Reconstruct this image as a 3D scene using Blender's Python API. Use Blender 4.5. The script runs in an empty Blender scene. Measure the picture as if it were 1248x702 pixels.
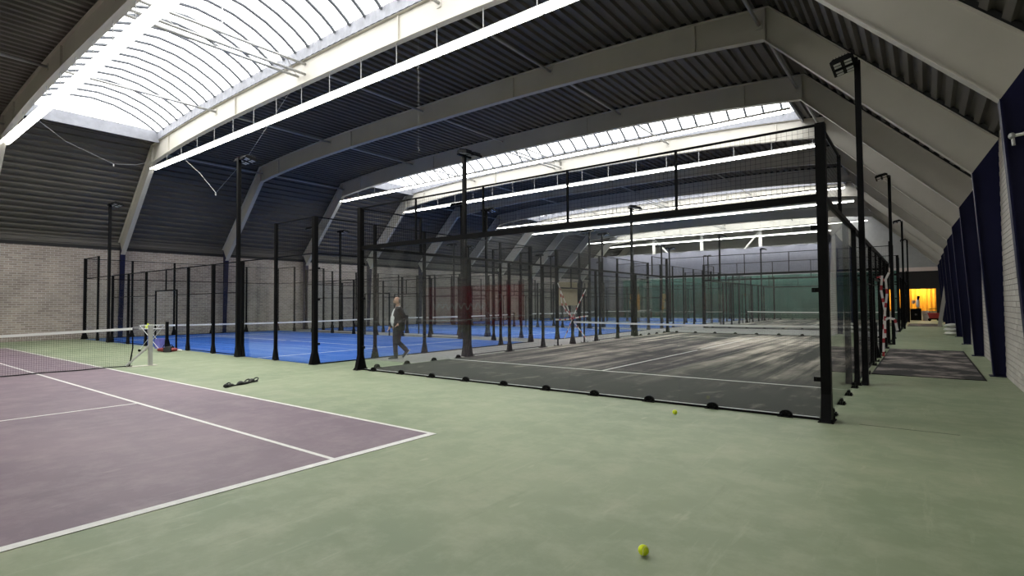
import bpy, bmesh, math, random
from mathutils import Vector, Matrix
random.seed(7)
SC = bpy.context.scene
COL = SC.collection

# ------------------------------------------------------------------ camera
YAW, PIT, ROL, CAMH, FPX = 0.6540, 0.0301, -0.0071, 1.5875, 654.62
Fv = Vector((-math.sin(YAW)*math.cos(PIT), math.cos(YAW)*math.cos(PIT), math.sin(PIT)))
Rv = Vector((math.cos(YAW), math.sin(YAW), 0))
Uv = Rv.cross(Fv)
R2 = Rv*math.cos(ROL) + Uv*math.sin(ROL)
U2 = -Rv*math.sin(ROL) + Uv*math.cos(ROL)
cd = bpy.data.cameras.new('camera')
cd.sensor_width = 36; cd.lens = FPX/1248*36; cd.clip_start = .05; cd.clip_end = 400
cam = bpy.data.objects.new('camera', cd); COL.objects.link(cam)
M = Matrix((R2, U2, -Fv)).transposed().to_4x4(); M.translation = Vector((0, 0, CAMH))
cam.matrix_world = M
SC.camera = cam

# ------------------------------------------------------------------ light / exposure
SKY = 5.4
w = bpy.data.worlds.new('overcast_sky'); SC.world = w; w.use_nodes = True
bg = w.node_tree.nodes['Background']
bg.inputs[0].default_value = (1.0, .99, .985, 1); bg.inputs[1].default_value = SKY
SC.view_settings.view_transform = 'Standard'
SC.view_settings.look = 'None'
SC.view_settings.exposure = 0.28
SC.view_settings.gamma = 1.0
SC.view_settings.use_curve_mapping = False
SC.cycles.max_bounces = 8
SC.cycles.diffuse_bounces = 5
SC.cycles.glossy_bounces = 3
SC.cycles.transparent_max_bounces = 96
SC.cycles.sample_clamp_indirect = 6.0
SC.cycles.caustics_reflective = False
SC.cycles.caustics_refractive = False
TUBE_E = 17.0

# ------------------------------------------------------------------ hall numbers
CX = -16.2                      # middle of the hall
RIB0, RIBS = 4.6, 5.3           # first frame, spacing
WR, WL = 1.335, -33.75          # inner faces of the side walls
YB, YE = -14.2, 63.5            # back and end gable
ribY = lambda k: RIB0 + RIBS*k
def rib_low(x):
    t = abs(x-CX)/13.0
    return 8.98 - .47*t**3
def rib_up(x):
    t = abs(x-CX)/13.15
    return 9.77 - .41*t**3

def portal(y0, y1, x0, x1, z):
    d = bpy.data.lights.new('skylight_portal', 'AREA'); d.shape = 'RECTANGLE'
    d.size = x1-x0; d.size_y = y1-y0; d.cycles.is_portal = True
    o = bpy.data.objects.new('skylight_portal', d); COL.objects.link(o)
    o.location = ((x0+x1)/2, (y0+y1)/2, z)
SKYBAYS = (-3, 0, 3, 6, 9)
SX0, SX1 = -28.5, -3.95
for k in SKYBAYS:
    portal(ribY(k)+.2, ribY(k+1)-.2, SX0, SX1, 10.0)

# ------------------------------------------------------------------ materials
MATS = {}
def mat(name, col, rough=.6, metal=0., var=0., vscale=3., bump=0., bscale=30., spec=.5, col2=None, stretch=None, emis=0., rp=(.32, .68)):
    if name in MATS: return MATS[name]
    m = bpy.data.materials.new(name); m.use_nodes = True; MATS[name] = m
    nt = m.node_tree; N = nt.nodes; L = nt.links
    b = N['Principled BSDF']
    b.inputs['Base Color'].default_value = (*col, 1)
    b.inputs['Roughness'].default_value = rough
    b.inputs['Metallic'].default_value = metal
    b.inputs['Specular IOR Level'].default_value = spec
    if emis:
        b.inputs['Emission Color'].default_value = (*col, 1); b.inputs['Emission Strength'].default_value = emis
    tc = N.new('ShaderNodeTexCoord'); vec = tc.outputs['Object']
    if stretch:
        mp = N.new('ShaderNodeMapping'); mp.inputs['Scale'].default_value = stretch
        L.new(vec, mp.inputs[0]); vec = mp.outputs[0]
    if var or col2:
        n = N.new('ShaderNodeTexNoise'); n.inputs['Scale'].default_value = vscale; n.inputs['Detail'].default_value = 6
        n.inputs['Roughness'].default_value = .62
        L.new(vec, n.inputs['Vector'])
        r = N.new('ShaderNodeValToRGB'); L.new(n.outputs[0], r.inputs[0])
        r.color_ramp.elements[0].position = rp[0]; r.color_ramp.elements[1].position = rp[1]
        c2 = col2 or tuple(min(1, c*(1+var)) for c in col)
        c1 = col if col2 else tuple(c*(1-var) for c in col)
        r.color_ramp.elements[0].color = (*c1, 1); r.color_ramp.elements[1].color = (*c2, 1)
        L.new(r.outputs[0], b.inputs['Base Color'])
    if bump:
        n2 = N.new('ShaderNodeTexNoise'); n2.inputs['Scale'].default_value = bscale; n2.inputs['Detail'].default_value = 4
        L.new(vec, n2.inputs['Vector'])
        bp = N.new('ShaderNodeBump'); bp.inputs['Strength'].default_value = bump; bp.inputs['Distance'].default_value = .01
        L.new(n2.outputs[0], bp.inputs['Height']); L.new(bp.outputs[0], b.inputs['Normal'])
    return m

def nodes(m): return m.node_tree.nodes, m.node_tree.links
def floor_mat(name, base, dark, light, scratch=.5, tile=1.0):
    m = bpy.data.materials.new(name); m.use_nodes = True; MATS[name] = m
    N, L = nodes(m); b = N['Principled BSDF']; b.inputs['Roughness'].default_value = .55; b.inputs['Specular IOR Level'].default_value = .35
    tc = N.new('ShaderNodeTexCoord')
    def noise(scale, det, rot=None, sc=None, rough=.6):
        n = N.new('ShaderNodeTexNoise'); n.inputs['Scale'].default_value = scale; n.inputs['Detail'].default_value = det; n.inputs['Roughness'].default_value = rough
        if sc:
            mp = N.new('ShaderNodeMapping'); mp.inputs['Scale'].default_value = sc; mp.inputs['Rotation'].default_value = (0, 0, rot or 0)
            L.new(tc.outputs['Object'], mp.inputs[0]); L.new(mp.outputs[0], n.inputs['Vector'])
        else: L.new(tc.outputs['Object'], n.inputs['Vector'])
        return n.outputs[0]
    def ramp(src, a, bb):
        r = N.new('ShaderNodeMapRange'); r.inputs[1].default_value = a; r.inputs[2].default_value = bb; L.new(src, r.inputs[0]); return r.outputs[0]
    def mix(f, c1, c2, k=1.):
        x = N.new('ShaderNodeMix'); x.data_type = 'RGBA'
        if k != 1.:
            mm = N.new('ShaderNodeMath'); mm.operation = 'MULTIPLY'; mm.inputs[1].default_value = k; L.new(f, mm.inputs[0]); f = mm.outputs[0]
        L.new(f, x.inputs[0])
        for s, c in ((6, c1), (7, c2)):
            if isinstance(c, tuple): x.inputs[s].default_value = (*c, 1)
            else: L.new(c, x.inputs[s])
        return x.outputs[2]
    c = mix(ramp(noise(.35, 5), .38, .62), base, dark, .85)
    c = mix(ramp(noise(2.2, 8, rough=.7), .45, .68), c, light, .45)
    c = mix(ramp(noise(5.5, 7, .9, (1, .10, 1), .72), .58, .70), c, light, scratch*.75)
    c = mix(ramp(noise(6.5, 7, -.5, (1, .09, 1), .72), .58, .70), c, dark, scratch*.8)
    c = mix(ramp(noise(5, 3, .2, (1, .3, 1), .5), .70, .76), c, light, scratch*.8)
    L.new(c, b.inputs['Base Color'])
    bp = N.new('ShaderNodeBump'); bp.inputs['Strength'].default_value = .12; bp.inputs['Distance'].default_value = .004
    L.new(noise(60, 3), bp.inputs['Height']); L.new(bp.outputs[0], b.inputs['Normal'])
    return m
M_GREEN = floor_mat('green_hard_court', (.285, .33, .208), (.205, .258, .155), (.42, .43, .30), .6)
M_PURPLE = floor_mat('mauve_hard_court', (.225, .165, .195), (.17, .125, .155), (.33, .26, .275), .5)
M_CONC = floor_mat('dusty_concrete', (.28, .268, .27), (.20, .185, .18), (.40, .36, .33), .5)

def turf_mat(name, base, sand, amount, mask=None):
    m = bpy.data.materials.new(name); m.use_nodes = True
    N, L = nodes(m); b = N['Principled BSDF']; b.inputs['Roughness'].default_value = .9; b.inputs['Specular IOR Level'].default_value = .15
    tc = N.new('ShaderNodeTexCoord')
    def noise(scale, det, sc, rot=0):
        n = N.new('ShaderNodeTexNoise'); n.inputs['Scale'].default_value = scale; n.inputs['Detail'].default_value = det; n.inputs['Roughness'].default_value = .65
        mp = N.new('ShaderNodeMapping'); mp.inputs['Scale'].default_value = sc; mp.inputs['Rotation'].default_value = (0, 0, rot)
        L.new(tc.outputs['Object'], mp.inputs[0]); L.new(mp.outputs[0], n.inputs['Vector']); return n.outputs[0]
    def rng(src, a, bb):
        r = N.new('ShaderNodeMapRange'); r.inputs[1].default_value = a; r.inputs[2].default_value = bb; L.new(src, r.inputs[0]); return r.outputs[0]
    def math_(op, a, bb):
        x = N.new('ShaderNodeMath'); x.operation = op; x.use_clamp = True
        for i, v in enumerate((a, bb)):
            if isinstance(v, (int, float)): x.inputs[i].default_value = v
            else: L.new(v, x.inputs[i])
        return x.outputs[0]
    s = rng(noise(1.9, 8, (1, .045, 1), .03), .44, .62)
    big = rng(noise(.25, 4, (1, .8, 1)), .36, .56)
    f = math_('MULTIPLY', s, big)
    if mask:
        sp = N.new('ShaderNodeSeparateXYZ'); L.new(tc.outputs['Object'], sp.inputs[0])
        f = math_('MULTIPLY', f, rng(sp.outputs[1], mask[0], mask[1]))
        f = math_('ADD', f, math_('MULTIPLY', rng(noise(3, 6, (1, .4, 1)), .56, .72), .22))
    f = math_('MULTIPLY', f, amount)
    x = N.new('ShaderNodeMix'); x.data_type = 'RGBA'; L.new(f, x.inputs[0])
    x.inputs[6].default_value = (*base, 1); x.inputs[7].default_value = (*sand, 1)
    L.new(x.outputs[2], b.inputs['Base Color'])
    bp = N.new('ShaderNodeBump'); bp.inputs['Strength'].default_value = .3; bp.inputs['Distance'].default_value = .01
    n = N.new('ShaderNodeTexNoise'); n.inputs['Scale'].default_value = 120; L.new(tc.outputs['Object'], n.inputs['Vector'])
    L.new(n.outputs[0], bp.inputs['Height']); L.new(bp.outputs[0], b.inputs['Normal'])
    return m
M_GREYTURF = turf_mat('dark_grey_turf_with_sand', (.048, .048, .047), (.62, .55, .47), 1.0, (1.5, 8.0))
M_BLUETURF = turf_mat('blue_turf_with_sand', (.026, .115, .45), (.28, .36, .56), .45)

def brick_mat(name, c1, c2, mortar, axis, bw, bh, ms, bump=.5):
    m = bpy.data.materials.new(name); m.use_nodes = True
    N, L = nodes(m); b = N['Principled BSDF']; b.inputs['Roughness'].default_value = .8
    tc = N.new('ShaderNodeTexCoord'); sp = N.new('ShaderNodeSeparateXYZ'); cb = N.new('ShaderNodeCombineXYZ')
    L.new(tc.outputs['Object'], sp.inputs[0]); L.new(sp.outputs[axis], cb.inputs[0]); L.new(sp.outputs[2], cb.inputs[1])
    t = N.new('ShaderNodeTexBrick'); L.new(cb.outputs[0], t.inputs['Vector'])
    t.inputs['Color1'].default_value = (*c1, 1); t.inputs['Color2'].default_value = (*c2, 1); t.inputs['Mortar'].default_value = (*mortar, 1)
    t.inputs['Scale'].default_value = 1; t.inputs['Mortar Size'].default_value = ms; t.inputs['Brick Width'].default_value = bw; t.inputs['Row Height'].default_value = bh
    n = N.new('ShaderNodeTexNoise'); n.inputs['Scale'].default_value = .8; n.inputs['Detail'].default_value = 6; L.new(tc.outputs['Object'], n.inputs['Vector'])
    mr = N.new('ShaderNodeMapRange'); mr.inputs[1].default_value = .3; mr.inputs[2].default_value = .7; mr.inputs[3].default_value = .82; mr.inputs[4].default_value = 1.12; L.new(n.outputs[0], mr.inputs[0])
    x = N.new('ShaderNodeVectorMath'); x.operation = 'MULTIPLY'; L.new(t.outputs[0], x.inputs[0]); L.new(mr.outputs[0], x.inputs[1]); L.new(x.outputs[0], b.inputs['Base Color'])
    bp = N.new('ShaderNodeBump'); bp.inputs['Strength'].default_value = bump; bp.inputs['Distance'].default_value = .01; bp.invert = True
    L.new(t.outputs['Fac'], bp.inputs['Height']); L.new(bp.outputs[0], b.inputs['Normal'])
    return m
M_BRICKL = brick_mat('beige_brick', (.40, .335, .29), (.27, .22, .195), (.50, .47, .43), 1, .30, .105, .012)
M_BRICKR = brick_mat('white_painted_brick', (.46, .43, .385), (.41, .38, .34), (.19, .17, .145), 1, .34, .105, .007, .6)

def glass_mat(name, tint, smudge=.05):
    m = bpy.data.materials.new(name); m.use_nodes = True
    N, L = nodes(m); N.clear()
    out = N.new('ShaderNodeOutputMaterial'); tr = N.new('ShaderNodeBsdfTransparent'); gl = N.new('ShaderNodeBsdfGlossy'); df = N.new('ShaderNodeBsdfDiffuse')
    tr.inputs[0].default_value = (*tint, 1); gl.inputs['Roughness'].default_value = .0; gl.inputs[0].default_value = (1, 1, 1, 1)
    df.inputs[0].default_value = (.75, .75, .72, 1)
    lw = N.new('ShaderNodeLayerWeight'); lw.inputs[0].default_value = .5
    pw_ = N.new('ShaderNodeMath'); pw_.operation = 'POWER'; pw_.inputs[1].default_value = 5; L.new(lw.outputs['Facing'], pw_.inputs[0])
    fr = N.new('ShaderNodeMath'); fr.operation = 'MULTIPLY_ADD'; fr.inputs[1].default_value = .96; fr.inputs[2].default_value = .032; L.new(pw_.outputs[0], fr.inputs[0])
    mx = N.new('ShaderNodeMixShader'); L.new(fr.outputs[0], mx.inputs[0]); L.new(tr.outputs[0], mx.inputs[1]); L.new(gl.outputs[0], mx.inputs[2])
    tc = N.new('ShaderNodeTexCoord'); n = N.new('ShaderNodeTexNoise'); n.inputs['Scale'].default_value = 2.3; n.inputs['Detail'].default_value = 7; n.inputs['Roughness'].default_value = .7
    L.new(tc.outputs['Object'], n.inputs['Vector'])
    mr = N.new('ShaderNodeMapRange'); mr.inputs[1].default_value = .50; mr.inputs[2].default_value = .72; mr.inputs[3].default_value = smudge*.35; mr.inputs[4].default_value = smudge; L.new(n.outputs[0], mr.inputs[0])
    m2 = N.new('ShaderNodeMixShader'); L.new(mr.outputs[0], m2.inputs[0]); L.new(mx.outputs[0], m2.inputs[1]); L.new(df.outputs[0], m2.inputs[2])
    L.new(m2.outputs[0], out.inputs[0])
    return m
M_GLASS = glass_mat('dusty_padel_glass', (.965, .978, .972), .005)
def sky_glazing():
    m = bpy.data.materials.new('polycarbonate_glazing'); m.use_nodes = True
    N, L = nodes(m); N.clear()
    out = N.new('ShaderNodeOutputMaterial'); tr = N.new('ShaderNodeBsdfTransparent'); tl = N.new('ShaderNodeBsdfTranslucent')
    tr.inputs[0].default_value = (.93, .95, .96, 1); tl.inputs[0].default_value = (.9, .92, .93, 1)
    mx = N.new('ShaderNodeMixShader'); mx.inputs[0].default_value = .2
    L.new(tr.outputs[0], mx.inputs[1]); L.new(tl.outputs[0], mx.inputs[2]); L.new(mx.outputs[0], out.inputs[0])
    return m
M_POLY = sky_glazing()

M_BLACK = mat('black_powder_coat', (.003, .003, .0034), .55, var=.2, spec=.12)
M_WIRE = mat('black_wire', (.003, .003, .003), .6, spec=.1)
M_STEEL = mat('warm_grey_painted_steel', (.50, .475, .415), .55, var=.06, vscale=.8)
M_NAVY = mat('navy_painted_steel', (.006, .007, .036), .5, var=.1, vscale=.8, spec=.2)
M_ROOF = mat('anthracite_roof_sheet', (.108, .099, .087), .55, var=.12, vscale=.5, spec=.3)
M_ALU = mat('pale_aluminium_curb', (.25, .255, .28), .5, var=.14)
M_BAR = mat('glazing_bar_grey', (.10, .105, .115), .6, spec=.2)
M_TUBE = mat('galvanised_tube', (.40, .40, .39), .45, .3, var=.1)
M_WHITE = mat('white_paint', (.78, .77, .73), .55, var=.04)
M_LINE = mat('white_court_line', (.80, .79, .75), .7, var=.08, vscale=9)
M_NETW = mat('white_net_tape', (.80, .80, .78), .8, var=.03)
M_LAMP = mat('lit_fluorescent_tube', (1.0, .985, .93), .4, emis=TUBE_E)
M_LENS = mat('floodlight_lens', (.80, .80, .78), .25)
M_RED = mat('red_barrier_tape', (.42, .03, .04), .5)
M_TAPEW = mat('white_barrier_tape', (.80, .78, .76), .5)
M_BALL = mat('tennis_ball_felt', (.78, .90, .03), .95, var=.12, vscale=60, bump=.5, bscale=300)
M_SEAM = mat('tennis_ball_seam', (.85, .88, .6), .8)
M_CURT = mat('lilac_grey_curtain', (.17, .17, .205), .85, var=.06)
M_GREENS = mat('green_glass_tint_sheet', (.035, .105, .085), .8, var=.3, vscale=.5)  # green seen through many panes, put into this sheet's colour
M_MAT = mat('dusty_black_rubber_mat', (.013, .012, .011), .9, col2=(.36, .31, .28), vscale=1.1, stretch=(1, 1.1, 1), bump=.3, rp=(.47, .66))
M_GABLE = mat('grey_gable_cladding', (.30, .30, .29), .7, var=.06)
M_DARK = mat('black_wall_paint', (.008, .008, .008), .7, var=.2)

# ------------------------------------------------------------------ mesh helpers
class MB:
    def __init__(s): s.v = []; s.f = []; s.mi = []; s.cur = 0
    def face(s, *i): s.f.append(i); s.mi.append(s.cur)
    def box(s, x0, y0, z0, x1, y1, z1):
        b = len(s.v)
        s.v += [(x0,y0,z0),(x1,y0,z0),(x1,y1,z0),(x0,y1,z0),(x0,y0,z1),(x1,y0,z1),(x1,y1,z1),(x0,y1,z1)]
        for q in ((3,2,1,0),(4,5,6,7),(0,1,5,4),(1,2,6,5),(2,3,7,6),(3,0,4,7)): s.face(*[b+i for i in q])
        return s
    def prism(s, poly, axis, a, b2):
        """poly: 2-D outline; extruded from a to b2 along axis (0,1,2)"""
        n = len(poly); b = len(s.v)
        def P(p, t): return {0: (t, p[0], p[1]), 1: (p[0], t, p[1]), 2: (p[0], p[1], t)}[axis]
        s.v += [P(p, a) for p in poly] + [P(p, b2) for p in poly]
        s.face(*range(b, b+n)); s.face(*range(b+2*n-1, b+n-1, -1))
        for i in range(n): j = (i+1) % n; s.face(b+i, b+n+i, b+n+j, b+j)
        return s
    def tube(s, path, r, n=8, cap=True, flat=1., ref=(0, 0, 1)):
        path = [Vector(p) for p in path]; b = len(s.v); m = len(path)
        rs = r if isinstance(r, (list, tuple)) else [r]*m
        for i, p in enumerate(path):
            t = (path[min(i+1, m-1)] - path[max(i-1, 0)]).normalized()
            up = Vector(ref)
            if abs(t.dot(up)) > .97: up = Vector((1, 0, 0))
            a = t.cross(up).normalized(); c = a.cross(t)
            rr = rs[i]; ra, rb = rr if isinstance(rr, (list, tuple)) else (rr, rr*flat)
            for k in range(n):
                th = 2*math.pi*(k+.5)/n
                q = p + a*(ra*math.cos(th)) + c*(rb*math.sin(th)); s.v.append(tuple(q))
        for i in range(m-1):
            for k in range(n):
                k2 = (k+1) % n
                s.face(b+i*n+k, b+i*n+k2, b+(i+1)*n+k2, b+(i+1)*n+k)
        if cap:
            s.face(*range(b+n-1, b-1, -1)); s.face(*range(b+(m-1)*n, b+m*n))
        return s
    def ball(s, c, rx, ry=None, rz=None, nu=14, nv=9):
        ry = ry or rx; rz = rz or rx; b = len(s.v)
        s.v.append((c[0], c[1], c[2]-rz))
        for i in range(1, nv):
            ph = -math.pi/2 + math.pi*i/nv
            for k in range(nu):
                th = 2*math.pi*k/nu
                s.v.append((c[0]+rx*math.cos(ph)*math.cos(th), c[1]+ry*math.cos(ph)*math.sin(th), c[2]+rz*math.sin(ph)))
        s.v.append((c[0], c[1], c[2]+rz)); top = len(s.v)-1
        for k in range(nu):
            k2 = (k+1) % nu
            s.face(b, b+1+k2, b+1+k); s.face(top, b+1+(nv-2)*nu+k, b+1+(nv-2)*nu+k2)
            for i in range(nv-2): s.face(b+1+i*nu+k, b+1+i*nu+k2, b+1+(i+1)*nu+k2, b+1+(i+1)*nu+k)
        return s
    def mesh(s, name, mats, smooth=False):
        me = bpy.data.meshes.new(name); me.from_pydata(s.v, [], s.f)
        for m in (mats if isinstance(mats, (list, tuple)) else [mats]): me.materials.append(m)
        if any(s.mi): me.polygons.foreach_set('material_index', s.mi)
        if smooth: me.polygons.foreach_set('use_smooth', [True]*len(s.f))
        me.validate(); me.update()
        return me
    def build(s, name, mats, parent=None, loc=(0, 0, 0), rz=0, smooth=False):
        return put(name, s.mesh(name, mats, smooth), parent, loc, rz)
def put(name, me, parent=None, loc=(0, 0, 0), rz=0.):
    o = bpy.data.objects.new(name, me); COL.objects.link(o)
    o.parent = parent; o.location = loc; o.rotation_euler = (0, 0, rz)
    return o
def tag(o, label=None, cat=None, group=None, kind=None):
    if label: o['label'] = label
    if cat: o['category'] = cat
    if group: o['group'] = group
    if kind: o['kind'] = kind
    return o
def empty(name, loc=(0, 0, 0), rz=0.):
    o = bpy.data.objects.new(name, None); COL.objects.link(o); o.location = loc; o.rotation_euler = (0, 0, rz); o.empty_display_size = .2
    return o
def stuff(o): o['kind'] = 'stuff'; return o
CACHE = {}
def cached(key, fn):
    if key not in CACHE: CACHE[key] = fn()
    return CACHE[key]

# ================================================================== SETTING
# ---- floors
B_, D_ = -4.79, 4.705            # tennis baseline X, doubles sideline Y
fl = MB().box(WL, YB, -.2, WR, YE, 0).build('floor', M_GREEN)
tag(fl, 'scuffed sage green hard floor of the sports hall', kind='structure')
MB().prism([(-.70, 8.285), (-.70, 8.297), (.30, 8.30), (.30, 8.292)], 2, .0005, .002).build('floor_joint', mat('dark_floor_joint', (.05, .06, .045), .9), fl)
fl2 = MB().box(B_-23.77, D_-10.97, 0, B_, D_, .003).build('floor_tennis_court', M_PURPLE)
tag(fl2, 'faded mauve tennis court surface inside white lines', kind='structure')
def line(parent, x0, y0, x1, y1, z=.003, t=.0025, m=None, name='court_line'):
    MB().box(x0, y0, z, x1, y1, z+t).build(name, m or M_LINE, parent)
line(fl2, B_-.10, D_-10.97, B_, D_)
line(fl2, B_-23.77, D_-10.97, B_-23.67, D_)
for yy in (D_, D_-1.372, D_-10.97+1.372+.05, D_-10.97+.05): line(fl2, B_-23.67, yy-.05, B_-.10, yy)
for xx in (B_-5.485, B_-18.285): line(fl2, xx-.05, D_-10.97+1.422, xx, D_-1.422)
line(fl2, B_-18.235, D_-5.51, B_-5.535, D_-5.46)
ap = MB().box(-13.0, 10.0, 0, -11.1, 60, .004).box(-11.1, 28.35, 0, -1.1, 34.45, .004).box(-33.2, 18.35, 0, -13.0, 20.2, .004).box(-33.2, 30.35, 0, -13.0, 32.2, .004).build('floor_concrete_apron', M_CONC)
tag(ap, 'dusty light grey concrete strips between the padel courts', kind='structure')

# ---- walls
def wallbox(name, args, m, label):
    return tag(MB().box(*args).build(name, m), label, kind='structure')
wallbox('wall_left', (WL-.25, YB, 0, WL, YE, 4.62), M_BRICKL, 'beige brick side wall under the dark roof cladding')
wr = wallbox('wall_right', (WR, YB, 0, WR+.25, YE, 5.12), M_BRICKR, 'white painted brick wall between navy columns along the aisle')
wallbox('wall_back', (WL-.25, YB-.25, 0, WR+.25, YB, 11.2), M_GABLE, 'grey gable wall behind the tennis court')
wallbox('wall_end', (WL-.25, YE, 0, WR+.25, YE+.25, 11.2), M_GABLE, 'grey gable wall beyond the curtain')
# real bricks on the first visible bay of the aisle wall: the 300 largest one by one, the rest joined
BH, BW = .105, .34
brick_me = None
bricks = []
for r in range(int(4.9/BH)):
    off = BW/2 if r % 2 else 0
    y = 10.2 + off
    while y < 15.05:
        bricks.append((y, r*BH)); y += BW
bricks.sort(key=lambda b: (b[1] > 3.2, b[0]*.4 + b[1]*.15))
def brick_geo(mb, y, z, d=0):
    mb.box(WR-.012-d, y+.006, z+.006, WR+.02, y+BW-.006, z+BH-.006)
bm_ = [MB() for _ in range(3)]
bmes = []
for i, q in enumerate(bm_):
    brick_geo(q, 0, 0, .002*i)
    bmes.append(q.mesh('brick', mat('painted_brick_%d' % i, ((.50,.47,.42), (.45,.42,.38), (.53,.50,.45))[i], .8, var=.08, vscale=14, bump=.3, bscale=60)))
for y, z in bricks[:300]:
    put('brick', random.choice(bmes), wr, (0, y, z))
rest = MB()
for y, z in bricks[300:]: brick_geo(rest, y, z)
stuff(rest.build('brick_field', MATS['painted_brick_0'], wr))

# ---- portal frames
def frame_profile():
    xs = [CX + (-13.0 + 26.0*i/20) for i in range(21)]
    inner = [(WL+.215, 0)] + [(2*CX-.88, 4.33)] + [(x, rib_low(x)) for x in xs] + [(.88, 4.33), (1.12, 0)]
    xs2 = [CX + (-13.15 + 26.3*i/20) for i in range(21)]
    outer = [(WL+.01, 0), (WL+.01, 5.0)] + [(x, rib_up(x)) for x in xs2] + [(WR-.005, 5.0), (WR-.005, 0)]
    return inner, outer
INN, OUT = frame_profile()
def strip_web(mb, inn, out, y0, y1):
    b = len(mb.v); n = len(inn)
    for (x, z) in inn: mb.v.append((x, y0, z))
    for (x, z) in out: mb.v.append((x, y0, z))
    for (x, z) in inn: mb.v.append((x, y1, z))
    for (x, z) in out: mb.v.append((x, y1, z))
    for i in range(n-1):
        mb.face(b+i, b+i+1, b+n+i+1, b+n+i)
        mb.face(b+2*n+i, b+3*n+i, b+3*n+i+1, b+2*n+i+1)
        mb.face(b+i, b+2*n+i, b+2*n+i+1, b+i+1)
        mb.face(b+n+i, b+n+i+1, b+3*n+i+1, b+3*n+i)
def flange(mb, pts, wid, thk, sgn):
    """ribbon following pts, centred on y=0, thickness towards sgn*normal"""
    n = len(pts); nr = []
    for i in range(n):
        a = Vector(pts[max(i-1, 0)]); c = Vector(pts[min(i+1, n-1)]); t = (c-a).normalized(); nr.append(Vector((-t.y, t.x))*sgn*thk)
    off = [(p[0]+q.x, p[1]+q.y) for p, q in zip(pts, nr)]
    strip_web(mb, pts, off, -wid/2, wid/2)
raft = MB(); strip_web(raft, INN[1:-1], OUT[1:-1], -.012, .012)
flange(raft, INN[1:-1], .20, .022, 1); flange(raft, OUT[1:-1], .20, .02, -1)
fill = MB(); flange(fill, OUT[1:-1], .16, .09, 1); FILL = fill.mesh('roof_closure', M_DARK)
for xk in (-3.15, 2*CX+3.15):           # knee stiffeners
    raft.box(xk-.01, -.10, 8.5, xk+.01, .10, 9.34)
for xs_ in (-5.0, 2*CX+5.0, -11.5, -21.0):
    raft.box(xs_-.012, -.08, rib_low(xs_)+.05, xs_+.012, .08, rib_up(xs_)-.06)
RAFT = raft.mesh('rafter', M_STEEL)
def col_mesh(side):
    c = MB()
    inn = INN[-2:] if side > 0 else INN[:2]; out = OUT[-2:] if side > 0 else OUT[:2]
    strip_web(c, inn, out, -.014, .014); flange(c, inn, .22, .024, 1)
    x0, x1 = (1.06, WR-.005) if side > 0 else (WL+.005, WL+.28)
    c.box(x0, -.13, 0, x1, .13, .02)
    return c.mesh('column', M_NAVY)
COLR, COLL = col_mesh(1), col_mesh(-1)
NF = 12
for k in range(-3, NF):
    t = empty('portal_frame', (0, ribY(k), 0))
    tag(t, 'warm grey steel portal frame on navy tapered columns spanning the hall', group='steel portal frames of the hall', kind='structure')
    put('rafter', RAFT, t); put('roof_closure', FILL, t); put('column', COLR, t); put('column', COLL, t)

# ---- corrugated roof, bay by bay
def corr(mb, p0, p1, y0, y1, pitch=.335, dep=.085):
    a = Vector(p0); b = Vector(p1); L = (b-a).length; t = (b-a)/L; nrm = Vector((-t.y, t.x))
    if nrm.y > 0: nrm = -nrm
    n = max(1, round(L/pitch)); pt = L/n; pts = []
    for i in range(n):
        for f_, d in ((0, 0), (.42, 0), (.52, 1), (.90, 1)):
            q = a + t*((i+f_)*pt) + nrm*(d*dep); pts.append((q.x, q.y))
    pts.append((b.x, b.y)); bb = len(mb.v)
    for (x, z) in pts: mb.v += [(x, y0, z), (x, y1, z)]
    for i in range(len(pts)-1): mb.face(bb+2*i, bb+2*i+1, bb+2*i+3, bb+2*i+2)
ceil = empty('ceiling'); tag(ceil, 'dark anthracite corrugated roof between the portal frames', kind='structure')
UPZ = lambda x: rib_up(x)+.10
KR = (-3.0, 9.47); KL = (2*CX+3.0, 9.47)
def roofpath(x0, x1, n):
    return [(x0+(x1-x0)*i/n, UPZ(x0+(x1-x0)*i/n)) for i in range(n+1)]
for k in range(-4, NF):
    y0, y1 = max(ribY(k), YB), min(ribY(k+1), YE)
    if k == NF-1: y1 = YE
    if y1 <= y0: continue
    r_ = MB(); corr(r_, (WR+.10, 5.07), KR, y0, y1); r_.build('roof_slope', M_ROOF, ceil)
    l_ = MB(); corr(l_, (WL-.005, 4.70), (WL-.003, 5.14), y0, y1, .22, .05); corr(l_, (WL-.10, 5.07), KL, y0, y1); MB().box(WL-.2, y0, 4.58, WL+.03, y1, 4.74).build('eaves_flashing', M_DARK, ceil); l_.build('roof_slope', M_ROOF, ceil)
    t_ = MB()
    if k in SKYBAYS:
        pp = roofpath(KL[0], SX0, 1); corr(t_, pp[0], pp[1], y0, y1)
        pp = roofpath(SX1, KR[0], 1); corr(t_, pp[0], pp[1], y0, y1)
    else:
        pp = roofpath(KL[0], KR[0], 13)
        for i in range(13): corr(t_, pp[i], pp[i+1], y0, y1)
    t_.build('roof_deck', M_ROOF, ceil)

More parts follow.
